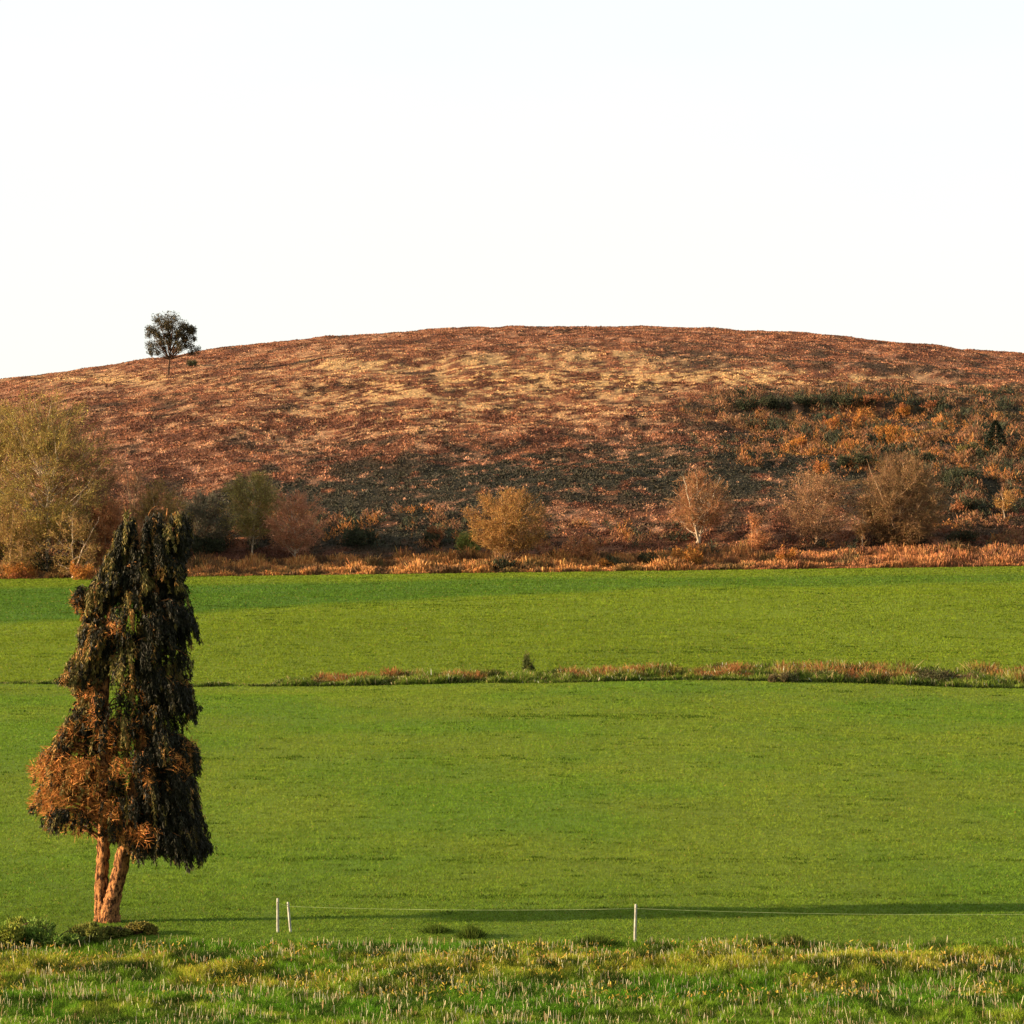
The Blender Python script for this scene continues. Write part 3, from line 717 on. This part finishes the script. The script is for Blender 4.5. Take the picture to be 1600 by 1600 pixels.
# ------------------------------------------------------------------ lone pine on the skyline
def pine():
    g = np.random.default_rng(77)
    x0, y0, z0 = ground_at(263, 585); s = y0 / F
    root = empty('pine_tree', (x0, y0, z0), 'lone dark pine with an open rounded crown standing on the left skyline', 'tree')
    def L(px, rw, y=0): return np.array([(px - 263) * s, y, (585 - rw) * s])
    tr = np.array([L(263, 588), L(263.5, 575), L(265, 562), L(266, 550), L(266, 538), L(264, 524), L(262, 510)])
    ts = [tube(tr, np.array([.27, .22, .20, .17, .14, .10, .05]) , 8, .06, g)]
    # clumps: (px,row,r px)
    cl = [(262, 499, 13), (250, 503, 10), (275, 502, 10), (285, 508, 9), (292, 517, 9), (241, 516, 7), (255, 512, 8), (270, 512, 9), (281, 520, 8),
          (296, 527, 8), (236, 527, 6), (247, 525, 6), (258, 524, 7), (272, 527, 6), (288, 532, 7), (303, 530, 5), (233, 538, 7), (243, 540, 9), (253, 538, 7),
          (264, 536, 6), (276, 538, 5), (297, 541, 7), (308, 547, 7), (236, 549, 6), (246, 551, 5), (256, 546, 5), (275, 547, 6), (286, 548, 6), (298, 551, 6), (268, 545, 5), (284, 541, 5), (239, 555, 4)]
    for _ in range(26):
        a_ = g.uniform(0, 6.28); q_ = math.sqrt(g.random()); cl.append((269 + 36 * q_ * math.cos(a_), 523 + 25 * q_ * math.sin(a_), g.uniform(4, 8)))
    P = []
    for (px, rw, r) in cl:
        yy = g.normal(0, 14) * s
        c = L(px, rw, yy)
        k = int(np.clip((585 - rw - 20) / 75 * 6, 2, 6)); sp = tr[max(2, k - 1)]
        ts.append(tube(bez(sp, (sp + c) / 2 + [0, 0, -.02 * abs(c[0])], c, 6), np.linspace(.09, .025, 6), 5))
        n = int(40 * r)
        d = g.normal(0, 1, (n, 3)); d /= np.linalg.norm(d, axis=1)[:, None]
        P.append(c + np.clip(g.normal(0, .5, (n, 3)), -.95, .95) * np.array([r * 1.0, r * 1.1, r * .95]) * s)
    P = np.concatenate(P); n = len(P)
    d = g.normal(0, 1, (n, 3)) + [0, 0, .4]; d /= np.linalg.norm(d, axis=1)[:, None]
    q = strands(P, P + d * g.uniform(.18, .4, n)[:, None], g.uniform(.07, .17, n), jitter(mixc(np.broadcast_to([.045, .042, .024], (n, 3)), np.broadcast_to([.11, .085, .03], (n, 3)), g.random(n)), n, .2, g), g, .5)
    mesh_obj('trunk', *join(ts), M_bark_dark, parent=root, smooth=True)
    mesh_obj('crown', *q[:2], M_con, q[2], parent=root)
pine()

# ------------------------------------------------------------------ the weeping conifer in front
def cypress():
    g = np.random.default_rng(5)
    x0, y0, z0 = ground_at(175, 1441)
    s = y0 / F
    root = empty('weeping_conifer', (x0, y0, z0), 'big ragged weeping conifer with twin orange trunks standing in the left foreground', 'tree')
    def L(px, rw, y=0.): return np.array([(px - 175) * s, y, (1441 - rw) * s])
    RW = np.array([786, 800, 812, 840, 870, 900, 912, 925, 950, 980, 1000, 1015, 1030, 1050, 1062, 1072, 1090, 1105, 1120, 1140, 1160, 1180, 1200, 1220, 1240, 1260, 1280, 1296, 1308, 1325, 1345, 1362])
    LF = np.array([228, 200, 194, 178, 166, 148, 140, 104, 118, 126, 126, 118, 104, 74, 88, 118, 128, 118, 98, 90, 74, 54, 54, 58, 48, 50, 62, 90, 138, 205, 226, 246])
    RT = np.array([288, 294, 297, 298, 290, 284, 286, 297, 303, 303, 308, 298, 298, 296, 296, 304, 318, 314, 298, 296, 306, 313, 306, 303, 307, 312, 318, 324, 328, 328, 320, 300])
    # two stems
    s1 = np.array([L(160, 1450, .05), L(159, 1425, .05), L(158, 1395, .1), L(159, 1350, .15), L(161, 1300, .2), L(166, 1230, .2), L(162, 1150, .1), L(165, 1060, 0), L(168, 980, .1), L(185, 890, 0), L(203, 810, .1)])
    s2 = np.array([L(172, 1452, -.1), L(171, 1428, -.1), L(179, 1395, -.12), L(191, 1350, -.12), L(201, 1305, -.1), L(212, 1230, 0), L(222, 1150, 0), L(230, 1050, 0), L(240, 960, -.1), L(250, 880, 0), L(262, 795, 0)])
    def refine(p, r, k=5):
        t = np.linspace(0, len(p) - 1, (len(p) - 1) * k + 1)
        q = np.stack([np.interp(t, np.arange(len(p)), p[:, j]) for j in range(3)], 1)
        for _ in range(3): q[1:-1] = (q[:-2] + 2 * q[1:-1] + q[2:]) / 4
        return q, np.interp(t, np.arange(len(p)), r)
    for sp, rr in ((s1, [.30, .24, .22, .21, .20, .20, .16, .12, .09, .06, .02]), (s2, [.40, .30, .26, .24, .225, .22, .18, .14, .10, .07, .02])):
        q, r = refine(sp, np.array(rr), 10)
        q[4:-4, :2] += g.normal(0, .014, (len(q) - 8, 2))
        mesh_obj('trunk', *tube(q, r * (1 + .10 * (fbm(q[:, 2] * 3, q[:, 0] * 0 + rr[0] * 50, 5, 2) - .5)), 26, .045, g), M_bark_con, parent=root, smooth=True)
    def stemat(sp, rw):
        z = (1441 - rw) * s
        return np.array([np.interp(z, sp[:, 2], sp[:, 0]), np.interp(z, sp[:, 2], sp[:, 1]), z])
    limbs = []; deadA = []; deadB = []
    LA = []; LB = []; LW = []; LC = []
    nb = 800
    for i in range(nb):
        rw = 800 + 520 * ((i + g.random()) / nb)
        phi = i * 2.39996 + g.normal(0, .3)
        if i % 4 == 0: phi = (0 if i % 8 else math.pi) + g.normal(0, .35); rw = g.uniform(800, 1325) if i % 8 == 0 or g.random() < .5 else g.uniform(1130, 1298)
        elif vnoise(np.array([rw / 24.]), np.array([phi % 6.283 * 1.5]), 3)[0] < .47: continue
        cp, sp_ = math.cos(phi), math.sin(phi)
        lf, rt = np.interp(rw, RW, LF), np.interp(rw, RW, RT)
        right = cp > 0
        stem = s2 if right else s1
        st = stemat(stem, min(1320, rw + g.uniform(5, 45)))
        axis = .5 * (lf + rt) if rw < 1290 else 175 + st[0] / s
        axm = np.array([(axis - 175) * s, 0, st[2]])
        if not right and rw > 1285: continue
        rx = (rt - axis) if right else (axis - lf)
        rx = max(rx, 12); ry = .5 * (rt - lf) * .5
        r = math.hypot(rx * cp, ry * sp_) * g.choice([1.0, .97, .8, .6], p=[.4, .25, .2, .15]) * s
        e = np.array([axm[0] + cp * r, axm[1] + sp_ * r, (1441 - rw) * s])
        if i % 4 == 2:
            a_, b_ = stemat(s1, rw), stemat(s2, rw); e[0] = g.uniform(a_[0] - .1, b_[0] + .3); e[1] = g.uniform(-1, 1) * ry * s; r = .6
        m = (st + e) / 2 + [0, 0, r * .16]
        bp = bez(st, m, e, 9); bp[1:-1] += g.normal(0, .03, (7, 3))
        bp[6:, 2] -= np.array([.02, .08, .18]) * r * .5
        if r > .5 and rw > 830: limbs.append(tube(bp, np.linspace(.045, .008, 9) * (.6 + r * .25), 5))
        # dryness of this branch
        pxe, rwe = 175 + e[0] / s, rw
        dl = np.interp(rwe, [1040, 1120, 1200, 1290], [.05, .44, .68, .78]) * np.interp(pxe, [60, 180, 215, 290], [1.15, 1.0, .30, .07])
        isdead = g.random() < dl * (1 if (rw < 1290 or e[0] < (200 - 175) * s) else .25)
        oliv = g.random()
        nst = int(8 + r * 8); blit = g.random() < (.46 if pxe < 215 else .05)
        for q in range(nst):
            u = g.uniform(.72, 1.0) if g.random() < .68 else g.uniform(.2, .75)
            p = bp[min(8, int(round(u * 8)))] + g.normal(0, .05, 3) + np.array([-sp_, cp, 0]) * g.normal(0, .11 * r * u)
            Ls = g.uniform(.25, .85) * (.75 if isdead else 1)
            prow = 1441 - (p[2]) / s; ppx = 175 + p[0] / s
            lim = 1308 if ppx < 150 else (1318 if ppx < 205 else 1364)
            Ls = min(Ls, max(.1, (lim - prow) * s))
            out = np.array([cp, sp_, 0]) * g.uniform(.05, .35) * Ls
            end = p + out + np.array([g.normal(0, .05), g.normal(0, .05), -Ls])
            if isdead != (g.random() < .13 and rw > 1040 and pxe < 230):
                kk = int(5 + Ls * 14)
                t = g.random(kk)[:, None]; A = p + (end - p) * t + g.normal(0, .05, (kk, 3))
                dd = g.normal(0, 1, (kk, 3)) + np.array([cp, sp_, -.3]) * .8; dd /= np.linalg.norm(dd, axis=1)[:, None]
                B = A + dd * g.uniform(.08, .28, kk)[:, None]
                LA.append(A); LB.append(B); LW.append(g.uniform(.010, .026, kk))
                LC.append(jitter(mixc(np.tile([.34, .115, .028], (kk, 1)), np.tile([.48, .22, .05], (kk, 1)), g.random(kk)), kk, .2, g))
            else:
                kk = int(12 + Ls * 60); sc_ = g.random()
                t = np.sort(g.random(kk))[:, None]
                A = p + (end - p) * t + g.normal(0, 1, (kk, 3)) * (.042 * (1 - t * .6))
                dd = np.stack([g.normal(0, .45, kk) + cp * .2, g.normal(0, .45, kk) + sp_ * .2, -np.ones(kk)], 1); dd /= np.linalg.norm(dd, axis=1)[:, None]
                B = A + dd * g.uniform(.07, .15, kk)[:, None]
                LA.append(A); LB.append(B); LW.append(g.uniform(.020, .045, kk))
                lit = sc_ > (.35 if blit else (.86 if pxe < 215 else .95))  # sunlight painted into the strand colour, mostly on the left side
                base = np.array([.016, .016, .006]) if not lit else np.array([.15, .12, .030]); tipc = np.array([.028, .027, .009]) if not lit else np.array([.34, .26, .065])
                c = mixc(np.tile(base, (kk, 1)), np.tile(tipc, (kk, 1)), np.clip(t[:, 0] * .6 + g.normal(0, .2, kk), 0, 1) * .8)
                LC.append(jitter(c, kk, .22, g))
                if g.random() < .07 * (1.5 - (pxe - 60) / 250):
                    LC[-1] = jitter([.36, .20, .05], kk, .25, g)
    # bare hooked leader and the thin spike of the left shoot
    limbs.append(tube(bez(L(228, 850), L(226, 786), L(252, 792), 10), np.linspace(.03, .012, 10), 6))
    limbs.append(tube(np.array([L(200, 840), L(199, 812), L(194, 786)]), [.04, .025, .01], 5))
    for q in range(60):
        A0 = L(198 - q * .05, 812 - q * .42) + g.normal(0, .05, 3); LA.append(A0[None]); LB.append((A0 + g.normal(0, .1, 3))[None]); LW.append(np.array([.04])); LC.append(jitter([.16, .15, .03], 1, .2, g))
    A = np.concatenate(LA); B = np.concatenate(LB); W = np.concatenate(LW); C = np.concatenate(LC)
    px = 175 + A[:, 0] / s; rw = 1441 - A[:, 2] / s
    jag = 22 * (fbm(rw / 13, A[:, 1] * 1.2, 88, 3) - .5)
    ok = (px > np.interp(rw, RW, LF) - 4 + jag) & (px < np.interp(rw, RW, RT) + 4 + jag) & (rw > 780) & (rw < 1366)
    # the cleft between the two leading shoots
    cleft = ((rw < 862) & (px > 212 + max(0, 0)) & (px < 233 - (rw - 790) * .14)) | ((rw < 806) & (px < 232) & ((px < 194) | (px > 203)))
    ok &= ~cleft
    A, B, W, C = A[ok], B[ok], W[ok], C[ok]
    dead = C[:, 0] > C[:, 1] * 1.9
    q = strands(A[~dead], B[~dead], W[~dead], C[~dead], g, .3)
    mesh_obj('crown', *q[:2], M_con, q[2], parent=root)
    q = strands(A[dead], B[dead], W[dead], C[dead], g, .4)
    mesh_obj('dead_foliage', *q[:2], M_twig, q[2], parent=root, label='dry orange brown dead foliage, densest low on the left side')
    mesh_obj('branches', *join(limbs), M_bark_con, parent=root, smooth=True)
cypress()

# ------------------------------------------------------------------ leafy growth round the foot of the conifer
shn = [('bramble_bush', 8, 1474, 130, 44, [.12, .17, .02], [.20, .22, .03], 'yellow green leafy bramble at the left edge of the foreground'),
       ('bramble_bush', 80, 1472, 120, 36, [.07, .12, .018], [.12, .18, .025], 'mid green leafy bramble between the left edge and the trunks'),
       ('bramble_bush', 128, 1468, 90, 30, [.09, .10, .02], [.14, .15, .025], 'low olive bramble touching the left side of the trunks'),
       ('bramble_bush', 176, 1464, 70, 18, [.05, .045, .015], [.11, .12, .02], 'low dark bramble in front of the trunks'),
       ('bramble_bush', 216, 1462, 60, 24, [.11, .12, .02], [.17, .14, .03], 'small olive bramble touching the right side of the trunks'),
       ]
for i, a in enumerate(shn):
    shrub(*a, seed=400 + i, n=int(a[3] * a[4] * 1.6 + 1500), ls=.36, mix=.4)
def tussock(name, px, row, wpx, hpx, c1, c2, label, seed):
    g = np.random.default_rng(seed); x0, y0, z0 = ground_at(px, row); s = y0 / F
    n = 900; X = g.normal(0, wpx * s * .24, n); Y = g.normal(0, .22, n); k_ = np.abs(X) < wpx * s * .5; X, Y = X[k_], Y[k_]; n = len(X)
    hh = hpx * s * (np.exp(-(X / (wpx * s * .4)) ** 2) * .75 + .25) * g.uniform(.4, 1.1, n)
    v, f, c = blades(np.stack([X, Y, np.full(n, -.04)], 1), hh, g.uniform(.015, .035, n), np.stack([X * .25 + g.normal(0, .07, n), g.normal(0, .07, n)], 1),
                     jitter(mixc(np.tile(c1, (n, 1)), np.tile(c2, (n, 1)), g.random(n) ** 2), n, .25, g), g=g)
    mesh_obj(name, v, f, M_grass, c, loc=(x0, y0, z0), label=label, cat='tussock', group='dark grass tussocks along the fence line')
for i, a in enumerate([
       ('grass_tussock', 680, 1460, 50, 14, [.05, .08, .012], [.10, .16, .018], 'dark flat tussock left of the other tussock near the middle of the fence line'),
       ('grass_tussock', 736, 1464, 44, 20, [.05, .08, .012], [.10, .16, .018], 'dark ragged tussock near the middle of the fence line'),
       ('grass_tussock', 930, 1478, 80, 18, [.05, .08, .012], [.10, .16, .018], 'long dark tussock just left of the single fence post'),
       ('grass_tussock', 1190, 1480, 40, 16, [.05, .065, .012], [.10, .14, .018], 'dark tussock right of the single fence post'),
       ('grass_tussock', 1240, 1480, 40, 18, [.05, .065, .012], [.10, .14, .018], 'dark tussock farthest right along the fence line'),
       ]): tussock(*a, seed=450 + i)

# ------------------------------------------------------------------ fence posts and wire
def post(px, row, top, lean, label):
    x0, y0, z0 = ground_at(px, row); s = y0 / F; H = (row - top) * s
    pts = np.array([[0, 0, -.3], [0, 0, .02], [lean * .5, 0, H * .5], [lean, 0, H - .03], [lean, 0, H]])
    v, f = tube(pts, [.044, .043, .041, .040, .030], 10, .03)
    root = empty('fence_post', (x0, y0, z0), label, 'fence post', 'thin pale posts of the field fence')
    mesh_obj('stake', v, f, M_post, parent=root, smooth=True)
    a = np.linspace(0, 2 * np.pi, 9)[:-1]
    ins = tube(np.array([[lean, -.03, H - .13], [lean, -.075, H - .13], [lean, -.085, H - .13]]), [.018, .018, .008], 8)
    mesh_obj('insulator', *ins, M_bark_dark, parent=root, smooth=True)
    return np.array([x0 + lean, y0 - .085, z0 + H - .13])
w1 = post(434, 1460, 1407, 0.0, 'upright pale fence post, the left one of the close pair near the conifer')
w2 = post(454, 1457, 1410, -.08, 'slightly leaning pale fence post, the right one of the close pair')
w3 = post(992, 1474, 1415, .03, 'single thin pale fence post right of the middle of the foreground')
w4 = post(1700, 1482, 1424, 0.0, 'pale fence post just beyond the right edge of the photo')
ws = []
for a, b in ((w1, w2), (w2, w3), (w3, w4)):
    n = 16; t = np.linspace(0, 1, n)[:, None]; p = a + (b - a) * t; p[:, 2] -= .10 * (4 * t[:, 0] * (1 - t[:, 0])) * np.linalg.norm(b - a) / 14
    ws.append(tube(p, np.full(n, .0045), 5))
M_wire = bark_mat('wire', (.20, .26, .10), (.32, .38, .18), 4, .1, .001)
mesh_obj('fence_wire', *join(ws), M_wire, label='single thin pale wire strung between the fence posts', cat='wire')

# ------------------------------------------------------------------ light, sky, camera
SUN_EL = math.radians(12.5); SUN_AZ = math.radians(8)     # azimuth: how far behind the camera, from due left
d = np.array([-math.cos(SUN_AZ) * math.cos(SUN_EL), -math.sin(SUN_AZ) * math.cos(SUN_EL), math.sin(SUN_EL)])  # towards the sun
ld = bpy.data.lights.new('sun', 'SUN'); ld.energy = 5.0; ld.angle = math.radians(.5); ld.color = (1.0, .74, .48)
lo = bpy.data.objects.new('sun', ld); COL.objects.link(lo)
from mathutils import Vector
lo.rotation_euler = Vector(d.tolist()).to_track_quat('Z', 'Y').to_euler()
w = bpy.data.worlds.new('World'); scene.world = w; w.use_nodes = True
nt = w.node_tree; bg = nt.nodes['Background']; sk = nt.nodes.new('ShaderNodeTexSky')
sk.sky_type = 'NISHITA'; sk.sun_disc = False; sk.sun_elevation = SUN_EL
sk.sun_rotation = math.atan2(d[0], d[1]) % (2 * math.pi)
sk.air_density = 1.0; sk.dust_density = 1.5; sk.ozone_density = 1.0
tc = nt.nodes.new('ShaderNodeTexCoord'); mp = nt.nodes.new('ShaderNodeMapping'); mp.inputs['Scale'].default_value = (1.5, 1.5, 5)
no = nt.nodes.new('ShaderNodeTexNoise'); no.inputs['Scale'].default_value = 2.2; no.inputs['Detail'].default_value = 6
mr = nt.nodes.new('ShaderNodeMapRange'); mr.inputs[1].default_value = .3; mr.inputs[2].default_value = .7; mr.inputs[3].default_value = .78; mr.inputs[4].default_value = .97
mxs = nt.nodes.new('ShaderNodeMix'); mxs.data_type = 'RGBA'      # thin high cloud veil, creamier near the horizon
sx = nt.nodes.new('ShaderNodeSeparateXYZ'); nt.links.new(tc.outputs['Generated'], sx.inputs[0])
vr = nt.nodes.new('ShaderNodeValToRGB'); nt.links.new(sx.outputs['Z'], vr.inputs[0])
vr.color_ramp.elements[0].position = .0; vr.color_ramp.elements[0].color = (3.15, 3.05, 2.70, 1)
vr.color_ramp.elements[1].position = .24; vr.color_ramp.elements[1].color = (2.98, 3.04, 3.0, 1)
nt.links.new(vr.outputs[0], mxs.inputs[7])
nt.links.new(tc.outputs['Generated'], mp.inputs[0]); nt.links.new(mp.outputs[0], no.inputs['Vector']); nt.links.new(no.outputs['Fac'], mr.inputs[0])
nt.links.new(mr.outputs[0], mxs.inputs[0]); nt.links.new(sk.outputs[0], mxs.inputs[6])
nt.links.new(mxs.outputs[2], bg.inputs[0]); bg.inputs[1].default_value = .085

cd = bpy.data.cameras.new('camera'); cam = bpy.data.objects.new('camera', cd); COL.objects.link(cam)
cam.location = (0, 0, CAMZ); cam.rotation_euler = (math.pi / 2, 0, 0)
cd.sensor_width = 36; cd.lens = 36 * F / 1600; cd.shift_y = (HR - 800) / 1600
cd.clip_start = .5; cd.clip_end = 30000
scene.camera = cam
scene.view_settings.view_transform = 'Standard'; scene.view_settings.look = 'None'
scene.view_settings.exposure = 2.0; scene.view_settings.gamma = 1
scene.render.resolution_x = 1024; scene.render.resolution_y = 1024
